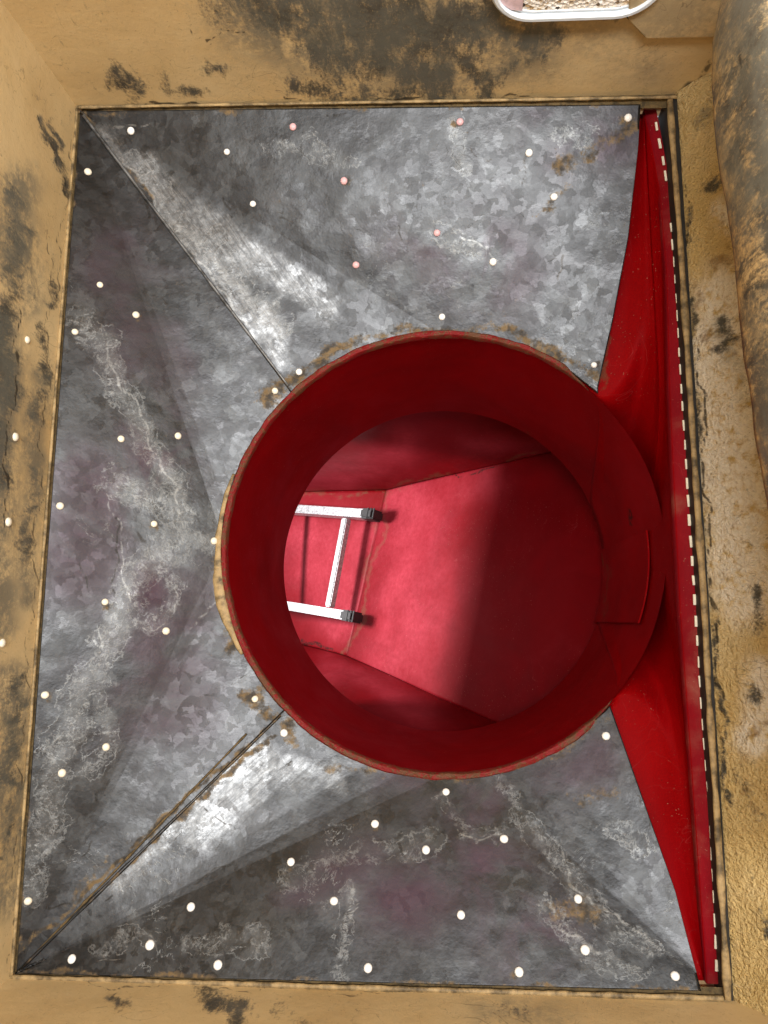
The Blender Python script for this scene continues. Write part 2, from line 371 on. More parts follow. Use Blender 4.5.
# underlying red transition shell, all round
vs = []; nU, nT, nR = 641, 30, 30
sc_ = [foldpt(1), TL, BL, foldpt(0)]
def shell_pt(U, t):
    k = int(U//2) % 4; r_ = U-2*(U//2)
    if k == 3 and r_ > 1: return foldpt(r_-1).lerp(CC+Vector((RC*math.cos(0), 0, 0)), t)
    return surf(U, t, sc_)
for i in range(nU):
    U = min(8*i/(nU-1), 8-1e-6); k = int(U//2); r_ = U-2*k; th = 90*k+90*min(r_, 1)
    if k == 0 or k == 3: th = th
    w = wright(th); dn = Vector((0, 0, -.009*(1-w)))
    if (k == 3 and r_ > 1): dn = Vector((0, 0, 0))
    T0 = 1-.45*w
    for j in range(nT): vs.append(shell_pt(U, T0*j/(nT-1))+dn*1.0)
    cd = Vector((math.cos(math.radians(th)), math.sin(math.radians(th)), 0))
    E0 = shell_pt(U, T0)+dn; E1 = CC+cd*RC+dn; E2 = CC+cd*(RC*.996-.0035*min(1, w*4)+.001*(w <= 0))+Vector((0, 0, -.012-(ZC-ZB-.016)*w))
    for j in range(1, nR+1):
        q = j/nR; vs.append(E0*(1-q)**2+E1*2*q*(1-q)+E2*q*q)
nT += nR
red_shell = mesh_obj('red_shell', vs, grid_faces(nU, nT), M_red, hopper); face_up(red_shell)
md = red_shell.modifiers.new('t', 'SOLIDIFY'); md.thickness = .003; md.offset = -1
NU, NV = 330, 190
ztop = [find_U(t, cut_top, .2, 1.98) for t in np.linspace(0, 1, NV)]
zbot = [find_U(t, cut_bot, 6.9, 5.02+.0) if False else find_U(t, cut_bot, 5.02, 6.99) for t in np.linspace(0, 1, NV)]
ft = lambda t: float(np.interp(t, np.linspace(0, 1, NV), ztop)); fb = lambda t: float(np.interp(t, np.linspace(0, 1, NV), zbot))
plate_top = sheet('liner_plate', ft, lambda t: seamTL+.006, NU, NV, .0018, M_galv, hopper, seed=1)
plate_left = sheet('liner_plate', lambda t: seamTL-.02, lambda t: seamBL+.02, NU, NV, 0.0, M_galv, hopper, seed=2)
plate_bot = sheet('liner_plate', lambda t: seamBL-.006, fb, NU, NV, .0035, M_galv, hopper, seed=3)
plate_top['label'] = 'upper galvanised plate with speckled spangle and the pink rivets'
plate_left['label'] = 'left galvanised plate crossed by branching white deposits'
plate_bot['label'] = 'lower galvanised plate with purplish zones of painted-in red reflection'
paint(plate_top, {
 'mark': [(1.5, 1, [(222, 200), (226, 212)]), (2, 1, [(140, 190), (155, 212)]), (1.3, 1, [(560, 280), (566, 250)]), (1.2, .9, [(300, 145), (306, 160)]), (1.3, .9, [(395, 225), (405, 240)]), (2, .9, [(330, 115), (350, 112)]), (1.2, .9, [(520, 185), (530, 160)]), (1.4, .9, [(470, 140), (474, 158)])],
 'white': [(14, .9, [(135, 160), (180, 220), (230, 270), (280, 330)]), (12, .55, [(455, 125), (460, 165)]), (12, .5, [(440, 230), (490, 262)]), (12, .45, [(560, 140), (600, 125)]), (16, .5, [(280, 150), (350, 160)])],
 'rub_glare': [(16, 1, [(140, 165), (190, 235), (240, 300), (280, 350)]), (20, .95, [(170, 190), (240, 250), (330, 310)]), (12, .9, [(105, 130), (160, 200)])],
 'purple': [(30, .5, [(560, 130), (610, 140)]), (40, .35, [(430, 250), (500, 270)])],
 'dull_shade': [(26, .5, [(330, 130), (480, 115), (600, 112)])],
 'dirt_shade': [(7, .75, [(344, 181)]), (6, .7, [(460, 124)]), (6, .6, [(253, 206)]), (7, .7, [(628, 120)]), (6, .6, [(442, 319)]), (6, .65, [(594, 366)]), (9, .8, [(560, 165), (610, 140), (636, 128)]), (8, .55, [(535, 215), (560, 185)]), (10, .9, [(285, 382), (330, 350)]), (8, .75, [(330, 348), (400, 334), (490, 326), (560, 352), (600, 385)]), (10, .5, [(480, 325), (515, 300)]), (5, .6, [(84, 112), (300, 104), (640, 100)]), (3.5, .8, [(85, 116), (120, 165), (150, 200)])],
 'line': [(1.6, 1, [(116, 124), (140, 124), (150, 122)]), (1.3, .9, [(305, 140), (313, 131), (318, 137), (308, 145)]), (1.6, .9, [(465, 240), (488, 248), (496, 262)]), (2, .9, [(120, 158), (190, 250), (240, 318), (283, 384)])]})
paint(plate_left, {
 'mark': [(2.2, 1, [(130, 185), (152, 215)]), (3, .9, [(138, 538), (144, 544)]), (1.5, 1, [(150, 295), (168, 306)]), (1.4, 1, [(112, 520), (118, 560), (117, 590)]), (1.3, 1, [(20, 908), (50, 905), (70, 900)]), (1.6, .9, [(98, 800), (105, 790)]), (2, .9, [(200, 690), (215, 694)]), (1.2, .9, [(85, 560), (90, 590)]), (1.3, .9, [(75, 860), (88, 840)]), (3, .8, [(120, 860), (180, 806)])],
 'white': [(14, .95, [(80, 320), (108, 340), (120, 395), (160, 460), (178, 510), (186, 530)]), (11, .9, [(186, 530), (216, 545)]), (18, .9, [(183, 530), (140, 575), (115, 620), (98, 670), (75, 700), (60, 760), (40, 840), (28, 890)]), (20, .7, [(120, 480), (180, 520)]), (10, .7, [(125, 620), (165, 628), (172, 580)]), (12, .7, [(100, 690), (108, 745), (85, 770)])],
 'rub_glare': [(10, .5, [(225, 330), (262, 380)])],
 'purple': [(30, .95, [(150, 430), (165, 490)]), (16, .95, [(150, 600), (155, 580)]), (40, .7, [(80, 560), (95, 480)]), (50, .6, [(180, 620), (150, 700)]), (40, .5, [(110, 260), (150, 350)])],
 'dull_shade': [(20, .6, [(95, 180), (120, 260), (160, 350)]), (30, .6, [(200, 620), (130, 780), (90, 860)]), (25, .5, [(90, 450), (80, 620)])],  # fold shade painted along the cone facets
 'dirt_shade': [(7, .7, [(154, 526)]), (7, .7, [(105, 604)]), (6, .65, [(60, 508)]), (7, .7, [(45, 697)]), (6, .65, [(136, 317)]), (7, .7, [(28, 903)]), (13, .95, [(278, 388), (264, 398)]), (8, .85, [(225, 600), (230, 645), (222, 560)]), (10, 1, [(262, 700), (248, 698), (268, 714)]), (4, .95, [(20, 952), (110, 870), (190, 795), (268, 728)]), (9, .55, [(50, 920), (130, 840)]), (4, .7, [(78, 118), (55, 320), (30, 700), (15, 960)])],
 'line': [(1.6, .95, [(185, 10)]), (1.5, 1, [(100, 320), (118, 380), (148, 430), (162, 470), (185, 525)]), (1.3, .9, [(108, 500), (120, 545), (130, 600)]), (1.4, 1, [(90, 640), (97, 625), (98, 648), (90, 640)]), (1.2, .9, [(150, 630), (172, 628), (172, 590)]), (1.4, .8, [(235, 560), (190, 630)])]})
paint(plate_bot, {
 'mark': [(1.2, 1, [(291, 745), (294, 768)]), (1.2, 1, [(199, 812), (214, 818), (235, 822)]), (1.4, 1, [(290, 955), (292, 930)]), (1.6, .9, [(195, 880), (215, 872), (228, 864)]), (1.2, .9, [(215, 852), (217, 835)]), (1.4, .9, [(526, 962), (524, 948)]), (1.3, .9, [(585, 920), (600, 930)]), (1.5, .9, [(395, 845), (402, 855)]), (1.5, .9, [(640, 800), (648, 830)]), (1.4, .9, [(110, 905), (118, 898)])],
 'white': [(10, 0.56, [(95, 950), (130, 935), (150, 945)]), (13, 0.64, [(190, 945), (225, 935), (262, 945), (250, 950)]), (10, 0.64, [(350, 890), (340, 940), (345, 985)]), (14, 0.56, [(290, 880), (330, 860), (400, 850), (430, 840)]), (12, 0.68, [(515, 815), (560, 860), (600, 920), (650, 950)]), (12, 0.56, [(545, 900), (575, 950), (640, 975)]), (12, 0.48, [(500, 770), (520, 810)]), (10, 0.56, [(440, 800), (470, 830), (500, 835)]), (14, 0.48, [(600, 820), (640, 850)])],
 'rub_glare': [(17, .95, [(120, 880), (190, 815), (260, 755)]), (26, .75, [(190, 830), (270, 770), (330, 770)])],
 'purple': [(38, .95, [(400, 900), (480, 870), (530, 930)]), (32, .85, [(420, 790), (470, 800)]), (30, .7, [(300, 880), (360, 860)]), (25, .5, [(560, 780), (600, 760)])],
 'dull_shade': [(35, .6, [(200, 890), (330, 840), (430, 800)]), (20, .5, [(300, 960), (500, 960)])],
 'dirt_shade': [(7, .7, [(375, 826)]), (7, .65, [(291, 864)]), (8, .7, [(150, 947)]), (8, .7, [(519, 974)]), (7, .6, [(675, 978)]), (7, .7, [(606, 738)]), (10, 1, [(284, 722), (292, 738)]), (4, .95, [(25, 955), (115, 878), (195, 803), (272, 736)]), (16, .75, [(565, 905), (590, 915)]), (6, .6, [(330, 765), (450, 780), (560, 752), (612, 715)]), (12, .45, [(560, 800), (610, 790)]), (4.5, .7, [(20, 972), (360, 985), (700, 992)])],
 'line': [(2.0, 1, [(560, 850), (570, 875), (590, 905), (640, 940), (680, 965)]), (1.6, .9, [(555, 895), (560, 925), (590, 945), (640, 970)]), (1.5, .9, [(350, 898), (358, 905), (345, 925), (348, 898)]), (1.3, .9, [(342, 938), (347, 975)]), (1.4, .8, [(120, 880), (126, 895)]), (1.3, .8, [(95, 960), (120, 955)]), (1.5, .9, [(455, 828), (480, 836), (500, 838)])]})
paint(red_shell, {'dirt_shade': [(5, .8, [(598, 385), (612, 320)])], 'pale': [], 'line': []})
# seams: folded standing edges between plates
def rod(name, pts, r, mat, parent, seg=8, closed=False, rfun=None, flat=1.0):
    vs = []; n = len(pts)
    for i, p in enumerate(pts):
        a = pts[(i-1) % n if closed else max(i-1, 0)]; b = pts[(i+1) % n if closed else min(i+1, n-1)]
        d = (Vector(b)-Vector(a)).normalized(); up = Vector((0, 0, 1)); s = d.cross(up).normalized(); u = s.cross(d)
        rr = rfun(i) if rfun else r
        for k in range(seg):
            an = 2*math.pi*k/seg; vs.append(Vector(p)+s*math.cos(an)*rr+u*math.sin(an)*rr*flat)
    fs = [(i*seg+k, i*seg+(k+1) % seg, ((i+1) % n)*seg+(k+1) % seg, ((i+1) % n)*seg+k) for i in range(n if closed else n-1) for k in range(seg)]
    if not closed: fs += [tuple(range(seg))[::-1], tuple((n-1)*seg+k for k in range(seg))]
    return mesh_obj(name, vs, fs, mat, parent)
for U, mt in ((seamTL, M_worn), (seamBL, M_galv)):
    pts = [surf(U, .02+.95*i/40)+normal(U, .5)*.0045 for i in range(41)]
    sr = rod('seam_fold', pts, .0022, mt, hopper, rfun=lambda i: .0022+.0008*mnoise.noise(Vector((i*.4, U, 0))))
    paint(sr, {'white': [], 'rub_glare': [(500, 1, [(180, 260)])] if U < 4 else [], 'purple': [], 'dull_shade': [], 'dirt_shade': [(600, .25 if U < 4 else .8, [(200, 500)])], 'line': []})
if True:
    pts = [surf(seamBL-.035, .06+.80*i/40)+normal(seamBL-.03, .5)*.004 for i in range(41)]
    rod('dirt_line', pts, .0014, M_dirt, hopper, rfun=lambda i: max(.0002, .0014+.0014*mnoise.noise(Vector((i*.5, 8, 0)))))

# outlet collar (short red cylinder) with rolled lip
def ring_mesh(name, prof, mat, parent, seg=180, jag=None, a0=0, a1=360):
    vs = []; full = a1-a0 == 360; n = seg if full else seg+1
    for i in range(n):
        th = math.radians(a0+(a1-a0)*i/seg)
        for j, (r, z) in enumerate(prof):
            if jag: r, z = jag(th, j, r, z)
            vs.append((CC.x+r*math.cos(th), CC.y+r*math.sin(th), z))
    m_ = len(prof); fs = []
    for i in range(seg):
        i2 = (i+1) % n
        for j in range(m_-1): fs.append((i*m_+j, i2*m_+j, i2*m_+j+1, i*m_+j+1))
    return mesh_obj(name, vs, fs, mat, parent, sharp=40)
RI = RC*.996
def cyl_jag(th, j, r, z):
    return r+.0015*mnoise.noise(Vector((math.cos(th)*3, math.sin(th)*3, z*5))), z
zs = np.linspace(ZC-.0085, ZB, 30)
collar = ring_mesh('outlet_collar', [(RI, float(z)) for z in zs]+[(RI+.006, ZB), (RI+.006, ZC-.03)], M_red, hopper, jag=cyl_jag)
paint(collar, {'dirt_shade': [(4, .4, [(520, 432), (580, 495)])], 'pale': [(8, .5, [(590, 600), (602, 640)])], 'line': [(1.2, 1, [(615, 400), (640, 440)]), (2.2, 1, [(627, 512), (632, 530)])]})
def lip_jag(th, j, r, z):
    dg_ = math.degrees(th); k_ = min(1, max(0, (dg_-47)/9), max(0, (318-dg_)/9)); r = RI-.0005+(r-RI+.0005)*k_; z = ZC-.009+(z-ZC+.009)*k_
    w = .0012*mnoise.fractal(Vector((math.cos(th)*14, math.sin(th)*14, j*.3)), 1, 2, 3); return r+w, z+w*.6
ring_mesh('collar_lip', [(RI-.0035, ZC-.004), (RI-.0035, ZC+.006), (RI-.002, ZC+.008), (RI+.004, ZC+.0078), (RI+.0065, ZC+.005), (RI+.0065, ZC-.02)], M_lip, hopper, 360, lip_jag, 47, 318)
# riveted patch on the right of the collar
zz = np.linspace(ZC-.082, ZB+.006, 14)
patch = ring_mesh('patch_plate', [(RI-.004, ZC-.0821)]+[(RI-.0065, float(z)) for z in zz]+[(RI+.001, ZB+.002)], M_red, hopper, 40, None, -20, 6)
paint(patch, {'dirt_shade': [(5, .5, [(606, 560), (601, 630)])], 'pale': [(4, .7, [(604, 570), (600, 628)])], 'line': []})
for a in (-20.0, 6.5):
    print('gap', proj([(CC.x+RI*math.cos(math.radians(a)), CC.y+RI*math.sin(math.radians(a)), q) for q in (ZC, ZB)]))
    pts = [(CC.x+(RI-.0062)*math.cos(math.radians(a)), CC.y+(RI-.0062)*math.sin(math.radians(a)), float(z)) for z in zz]
    rod('patch_gap', pts, .0026, M_dark, hopper, 6)

# right flange with its row of white dashes
vs = []; ny = 120
for i in range(ny):
    y = 110+(984-110)*i/(ny-1); w = .0012*mnoise.noise(Vector((i*.12, 0, 0)))
    a = at(interp(fold, y), y, ZF); b = at(interp(edge, y), y, ZF+.006)
    down = a+Vector((.001, 0, -.016))
    vs += [down, a.lerp(down, .5)+Vector((w, 0, 0)), a+Vector((.001, 0, -.0025)), a+Vector((.0035, 0, 0)), a.lerp(b, .5)+Vector((0, 0, w)), b, b+Vector((.0005, 0, -.004)), b+Vector((-.003, 0, -.006)), b+Vector((-.003, 0, -.09))]
flange = mesh_obj('flange', vs, grid_faces(ny, 9), M_flange, hopper, sharp=50)
# dark recess channel between flange and the wall foot
me = None
dl = []
ys = np.linspace(118, 976, 400); P = [at(interp(edge, y)-3.0, y, ZF+.0064) for y in ys]
L = np.cumsum([0]+[(P[i+1]-P[i]).length for i in range(len(P)-1)]); nd = 44
bm = bmesh.new(); bmesh.ops.create_cube(bm, size=1); bmesh.ops.scale(bm, vec=(.0033, .0150, .0014), verts=bm.verts)
bmesh.ops.bevel(bm, geom=bm.edges[:], offset=.0004, segments=1)
dme = bpy.data.meshes.new('white_dash'); bm.to_mesh(dme); bm.free(); dme.materials.append(M_rivc)
for k in range(nd):
    s = L[-1]*(k+.5)/nd; i = min(int(np.searchsorted(L, s)), len(P)-2); p = P[i]; d = (P[i+1]-P[i-1]).normalized()
    if k in (4, 5): continue
    o = bpy.data.objects.new('white_dash', dme); C.objects.link(o); o.parent = flange
    o.location = p+Vector((random.uniform(-.0004, .0004), 0, .0006)); o.rotation_euler = (0, 0, math.atan2(d.y, d.x)+math.pi/2+random.uniform(-.04, .04)); o.scale = (random.uniform(.8, 1.1), random.uniform(.85, 1.08), 1)

# rivets
bm = bmesh.new(); bmesh.ops.create_uvsphere(bm, u_segments=14, v_segments=6, radius=1)
bmesh.ops.scale(bm, vec=(1, 1, .6), verts=bm.verts)
rm = bpy.data.meshes.new('rivet'); bm.to_mesh(rm); bm.free(); rm.polygons.foreach_set('use_smooth', [True]*len(rm.polygons)); rm.materials.append(M_riv)
rmc = rm.copy(); rmc.materials[0] = M_rivc; rmp = rm.copy(); rmp.materials[0] = M_rivp
def bvh(o):
    me = o.data; return BVHTree.FromPolygons([v.co.copy() for v in me.vertices], [tuple(p.vertices) for p in me.polygons])
def rivets(host, pts, mesh, r, pink=(), label=None):
    tree = bvh(host)
    for (x, y) in pts:
        d = ray(x, y).normalized(); hit, n, _, _ = tree.ray_cast(CAM, d)
        if hit is None: print('miss', x, y); continue
        if n.dot(d) > 0: n = -n
        o = bpy.data.objects.new('rivet', rmp if (x, y) in pink else mesh); C.objects.link(o); o.parent = host; o.matrix_parent_inverse = host.matrix_world.inverted()
        o.location = hit+n*.0006; o.rotation_euler = n.to_track_quat('Z', 'Y').to_euler(); q = r*random.uniform(.9, 1.1); o.scale = (q, q*random.uniform(.94, 1.06), q)
        if (x, y) in pink: o['label'] = 'pinkish worn rivet'
paint_rivet = 1
rivets(plate_top, [(131, 131), (227, 152), (293, 127), (344, 181), (253, 204), (356, 265), (460, 122), (529, 153), (628, 118), (554, 197), (437, 233), (493, 262), (442, 317), (594, 365), (299, 372)], rm, .0053, {(293, 127), (344, 181), (356, 265), (460, 122), (437, 233)})
rivets(plate_left, [(88, 172), (100, 285), (136, 315), (75, 332), (178, 436), (121, 439), (60, 506), (154, 524), (214, 541), (105, 602), (166, 631), (45, 695), (106, 747), (62, 773), (28, 901), (275, 391), (255, 699)], rmc, .0053)
rivets(plate_bot, [(446, 792), (375, 824), (426, 850), (504, 839), (291, 862), (191, 907), (334, 901), (461, 915), (72, 959), (150, 945), (218, 965), (368, 968), (519, 972), (578, 899), (585, 950), (675, 976), (606, 736), (284, 733)], rm, .0057)

# sealant squeezed out beside the collar
def blob(name, pts, rs, mat, label, cat):
    vs = rod(name, pts, .01, mat, None, 12, rfun=lambda i: rs[i], flat=.45); props(vs, label, cat); return vs
bp = []; brs = []
for i in range(60):
    a = math.radians(161+48*i/59); k = math.sin(math.pi*i/59)**.6
    lump = max(0, mnoise.noise(Vector((i*.22, 2, 0)))); late = math.exp(-((i-42)/11)**2)
    r = .002+.0065*k*(.3+.9*late)+.004*lump*k
    bp.append(Vector((CC.x+(RI+.007+r*.6)*math.cos(a), CC.y+(RI+.007+r*.6)*math.sin(a), ZC+.0065))); brs.append(r)
sb = blob('sealant_bead', bp, brs, M_bead, 'ochre sealant squeezed out along the left rim of the round outlet', 'sealant')

# ------------------------------------------------------------------ enclosing walls
ZW = 1.5
def wall(name, a, b, out, mat, nx=300, nz=110, hd=.36, slope=0.0, disp=0.0, z0=-.05, plane_disp=None):
    """a,b: foot points; wall rises from them; slope = outward run per metre of height near the foot"""
    vs = []; zl = [z0+(hd-z0)*j/(nz-1) for j in range(nz)]+[ZW]
    ext = (b-a)
    for i in range(nx):
        f = -.0+1.0*i/(nx-1); p = a+ext*f
        for z in zl:
            q = p+out*(slope*min(.42, max(-.0, z)))+Vector((0, 0, z)); q.z = z
            if disp and z < hd-.001:
                w = mnoise.fractal(Vector((q.x*18, q.y*18, q.z*18)), .9, 2.1, 5); q += (out*-1+Vector((0, 0, .8)))*disp*w*min(1, max(0, z)*40)
            elif not disp and z < hd-.001:
                q += out*.0016*mnoise.noise(Vector((q.x*4, q.y*4, q.z*4)))
            vs.append(q)
    return props(mesh_obj(name, vs, grid_faces(nx, len(zl)), mat, None), kind='structure')
def out_of(a, b):
    n = Vector(((b-a).y, -(b-a).x, 0)).normalized(); mid = (a+b)/2
    return n if n.dot(mid-Vector((0, .05, 0))) > 0 else -n
wTL, wTR, wBR, wBL = at(77, 107, 0), at(676, 92, 0), at(733, 1000, 0), at(11, 977, 0)
top_dir = (wTR-wTL).normalized(); bot_dir = (wBR-wBL).normalized()
wall_far = wall('wall_far', wTL, wTR+top_dir*.75, out_of(wTL, wTR), M_och, 420)
wall_near = wall('wall_near', wBL, wBR+bot_dir*.75, out_of(wBL, wBR), M_och, 420)
wall_left = wall('wall_left', wBL, wTL, out_of(wBL, wTL), M_och, 320)
ro = out_of(wTR, wBR)
wall_right = wall('wall_right', wTR+Vector((0, .04, 0)), wBR+Vector((0, -.04, 0)), ro, M_ochr, 420, 150, .42, .85, .0042)
paint(wall_far, {
 'dark': [(30, .95, [(240, -10), (290, 12), (350, 25), (440, 25), (490, 15)]), (44, 1, [(340, 15), (450, 30)]), (30, .9, [(320, 50), (380, 65), (440, 78)]), (14, .8, [(440, 40), (490, 92)]), (12, .75, [(295, 85), (330, 92), (440, 96)]), (11, .95, [(112, 76), (125, 84), (134, 93)]), (7, .75, [(160, 75), (172, 92), (200, 90)]), (6, .7, [(205, 69), (222, 70)]), (8, .7, [(480, 45), (465, 90)]), (8, .7, [(520, 40), (545, 50), (500, 75)]), (14, .85, [(500, 30), (560, 35)]), (5, .6, [(600, 20), (620, 22)])],
 'green': [(55, 1, [(260, 10), (420, 50), (520, 30)]), (40, .5, [(560, 20), (640, 60)])],
 'line': [(1.1, .9, [(205, 38), (250, 34)]), (1.0, .8, [(192, 20), (195, 32), (215, 45)]), (2.0, 1, [(114, 108), (240, 105)]), (1.6, .9, [(280, 103), (560, 99)]), (3.5, .8, [(676, 92), (700, 75), (722, 60)]), (4, .5, [(660, 97), (640, 98)])]})
paint(wall_left, {
 'dark': [(5, .75, [(42, 120), (55, 160), (66, 190)]), (4, .7, [(52, 122), (63, 150)]), (14, .8, [(10, 200), (25, 230), (10, 270)]), (16, .95, [(5, 300), (2, 380), (-6, 480)]), (5, .6, [(50, 280), (52, 310)]), (8, .65, [(45, 330), (38, 420)]), (8, .6, [(32, 470), (28, 560)]), (14, .8, [(14, 690), (12, 780)]), (6, .7, [(8, 800), (4, 860)])],
 'green': [(26, 1, [(15, 190), (20, 300)]), (26, 1, [(2, 320), (-4, 480), (-6, 620)]), (16, .8, [(40, 380), (25, 600)]), (24, 1, [(8, 680), (10, 800), (4, 900)])],
 'line': [(1.0, 1, [(40, 118), (50, 150), (66, 195)]), (.9, .8, [(49, 220), (48, 320)]), (1.2, 1, [(23, 310), (12, 400), (0, 540)]), (1.2, .8, [(74, 140), (50, 330), (30, 640), (10, 960)])]})
paint(wall_near, {
 'dark': [(13, .95, [(210, 1000), (240, 1005), (235, 1030)]), (6, .7, [(110, 993), (130, 1000)]), (10, .55, [(500, 1010), (530, 1020)]), (6, .5, [(280, 1015), (300, 1020)])],
 'green': [(20, .5, [(480, 1010), (560, 1015)])], 'line': [(1.2, .8, [(90, 984), (400, 992)])]})
paint(wall_right, {
 'dark': [(7, .75, [(708, 190), (722, 180)]), (9, .8, [(722, 320), (735, 340), (720, 350)]), (4, .75, [(686, 210), (690, 240)]), (8, .8, [(752, 590), (760, 630)]), (4, .8, [(690, 300), (700, 500)]), (3.5, .9, [(713, 620), (722, 720), (728, 800)]), (6, .7, [(745, 700), (755, 690)]), (7, .6, [(738, 770), (760, 830)]), (5, .6, [(757, 900), (766, 940)])],
 'green': [(10, .7, [(740, 60), (700, 120)]), (12, .5, [(720, 320), (745, 400)])],
 'pale': [(34, 1, [(728, 300), (732, 420), (738, 520), (748, 590)]), (22, 1, [(712, 330), (725, 450)]), (22, .8, [(755, 740), (765, 680)]), (14, .6, [(720, 210), (735, 230)])],
 'line': [(2.0, 1, [(700, 350), (709, 560), (722, 700)]), (1.2, .9, [(684, 180), (690, 260)])]})
rivets(wall_left, [(27, 340), (15, 437), (8, 522), (2, 643)], rmc, .0056)

# sheets lapped over the walls (real edges that catch shade)
def prism(name, poly, n, thick, mat, parent=None, bev=.001):
    bm = bmesh.new(); a = [bm.verts.new(p) for p in poly]; f = bm.faces.new(a)
    r = bmesh.ops.extrude_face_region(bm, geom=[f]); vs = [e for e in r['geom'] if isinstance(e, bmesh.types.BMVert)]
    bmesh.ops.translate(bm, verts=vs, vec=n*thick); bmesh.ops.recalc_face_normals(bm, faces=bm.faces)
    if bev: bmesh.ops.bevel(bm, geom=bm.edges[:], offset=bev, segments=2, affect='EDGES')
    me = bpy.data.meshes.new(name); bm.to_mesh(me); bm.free(); me.materials.append(mat)
    o = bpy.data.objects.new(name, me); C.objects.link(o)
    if parent: o.parent = parent; o.matrix_parent_inverse = parent.matrix_world.inverted()
    return o
nF = -out_of(wTL, wTR); pF = wTL
onF = lambda x, y, d=0: at_plane(x, y, pF+nF*d, nF)
lap = prism('lapped_sheet', [onF(632, -60), onF(628, 16), onF(646, 35), onF(730, 33), onF(830, 30), onF(830, -60)], nF, .006, M_och, wall_far, .0015)
paint(lap, {'dark': [(10, .5, [(700, 10)])], 'green': [(500, .5, [(700, 0)])], 'line': []})
rod('plate_gap', [onF(628, 16, .0015), onF(646, 35.6, .0015), onF(690, 35, .0015), onF(735, 33.6, .0015)], .0022, M_dark, wall_far, 6)
# foot beads along the rim
def foot_bead(p, q, r, mat, label, z=.004, seed=0, n=160):
    pts = [p.lerp(q, i/(n-1))+Vector((0, 0, z)) for i in range(n)]
    o = rod('rim_bead', pts, r, mat, None, 8, rfun=lambda i: r*(1+.6*mnoise.fractal(Vector((i*.15, seed, 0)), 1, 2, 3)), flat=.8)
    return props(o, label, 'sealant', 'sealant beads round the hopper rim')
foot_bead(at(79, 109, 0), at(676, 99, 0), .0022, M_bead, 'thin ochre bead along the far top edge of the grey hopper', seed=1)
foot_bead(at(78, 110, 0), at(13, 975, 0), .0022, M_bead, 'thin ochre bead along the left edge of the grey hopper', seed=2)
foot_bead(at(14, 976, 0), at(722, 997, 0), .0034, M_bead, 'thin ochre bead along the near bottom edge of the grey hopper', seed=3)
be = [(670, 104), (674, 160), (680, 236), (690, 393), (697, 500), (704, 600), (709, 700), (716, 800), (722, 900), (728, 1000)]
pts = [at(interp(be, y), y, .004) for y in np.linspace(100, 1000, 160)]
props(rod('rim_bead', pts, .0042, M_bead, None, 8, rfun=lambda i: .0042*(1+.5*mnoise.fractal(Vector((i*.12, 5, 0)), 1, 2, 3)), flat=.7), 'thick ochre bead between the red flange and the crusted right wall', 'sealant', 'sealant beads round the hopper rim')
# rubber joint strip under right bead: closes the gap down to the shell
vs = []
for y in np.linspace(96, 1004, 90):
    a = at(interp(edge, min(max(y, 108), 985))-2, y, -.05); b = at(interp(be, y)-3, y, -.002); c = at(interp(be, y)+3, y, .0015); d = at(interp(be, y)+13, y, -.001)
    vs += [a, Vector((b.x, b.y, -.05)), b, c, d, d+Vector((.02, 0, -.02))]
props(mesh_obj('joint_strip', vs, grid_faces(90, 6), M_dark, None, sharp=40), 'dark rubber joint strip beside the red flange at the right wall foot', 'joint strip')
# ledges closing the rim under the beads (top, left, bottom)
def ledge(p, q, w1, name='rim_ledge'):
    o_ = out_of(p, q); vs = [p+Vector((0, 0, -.004))-o_*.004, p+Vector((0, 0, -.004))+o_*w1, q+Vector((0, 0, -.004))+o_*w1, q+Vector((0, 0, -.004))-o_*.004]
    me = mesh_obj(name, vs, [(0, 1, 2, 3)], M_dirt, None); return props(me, kind='structure')
for p, q in ((TL, TR+Vector((.02, 0, 0))), (TL, BL), (BL, BR+Vector((.02, 0, 0)))): ledge(p, q, .03)

# access window in the far wall
hatch = empty('access_window', onF(575, -40)); props(hatch, 'rounded white framed inspection window full of pale speckled grain, in the far wall', 'window')
cx0, cx1 = onF(489, 0), onF(661, 0); bot = onF(575, 15); topz = bot.z+.16
ex = (cx1-cx0).normalized(); cxm = (cx0+cx1)/2; hw = (cx1-cx0).length/2; czm = (bot.z+topz)/2; hh = (topz-bot.z)/2
def rrect(w, h, r, d, n=8):
    out = []
    for (sx, sy, a0) in ((1, 1, 0), (-1, 1, 90), (-1, -1, 180), (1, -1, 270)):
        for k in range(n+1):
            a = math.radians(a0+90*k/n); p = cxm+ex*(sx*(w-r)+r*math.cos(a))+nF*d; p = Vector((p.x, p.y, czm+sy*(h-r)+r*math.sin(a))); out.append(p)
    return out
rings = [rrect(hw, hh, .055, .0), rrect(hw, hh, .055, .008), rrect(hw-.003, hh-.003, .052, .0105), rrect(hw-.007, hh-.007, .048, .0105), rrect(hw-.008, hh-.008, .047, .008), rrect(hw-.008, hh-.008, .047, .003), rrect(hw-.013, hh-.010, .044, .004), rrect(hw-.015, hh-.012, .042, .004), rrect(hw-.015, hh-.012, .042, .001)]
nr = len(rings[0]); vs = [p for r_ in rings for p in r_]
fs = [(i*nr+k, i*nr+(k+1) % nr, (i+1)*nr+(k+1) % nr, (i+1)*nr+k) for i in range(len(rings)-1) for k in range(nr)]
mesh_obj('window_frame', vs, fs, M_whitef, hatch, sharp=35)
mesh_obj('grain_pane', rrect(hw-.013, hh-.010, .043, .0025), [tuple(range(nr))], M_spk, hatch)

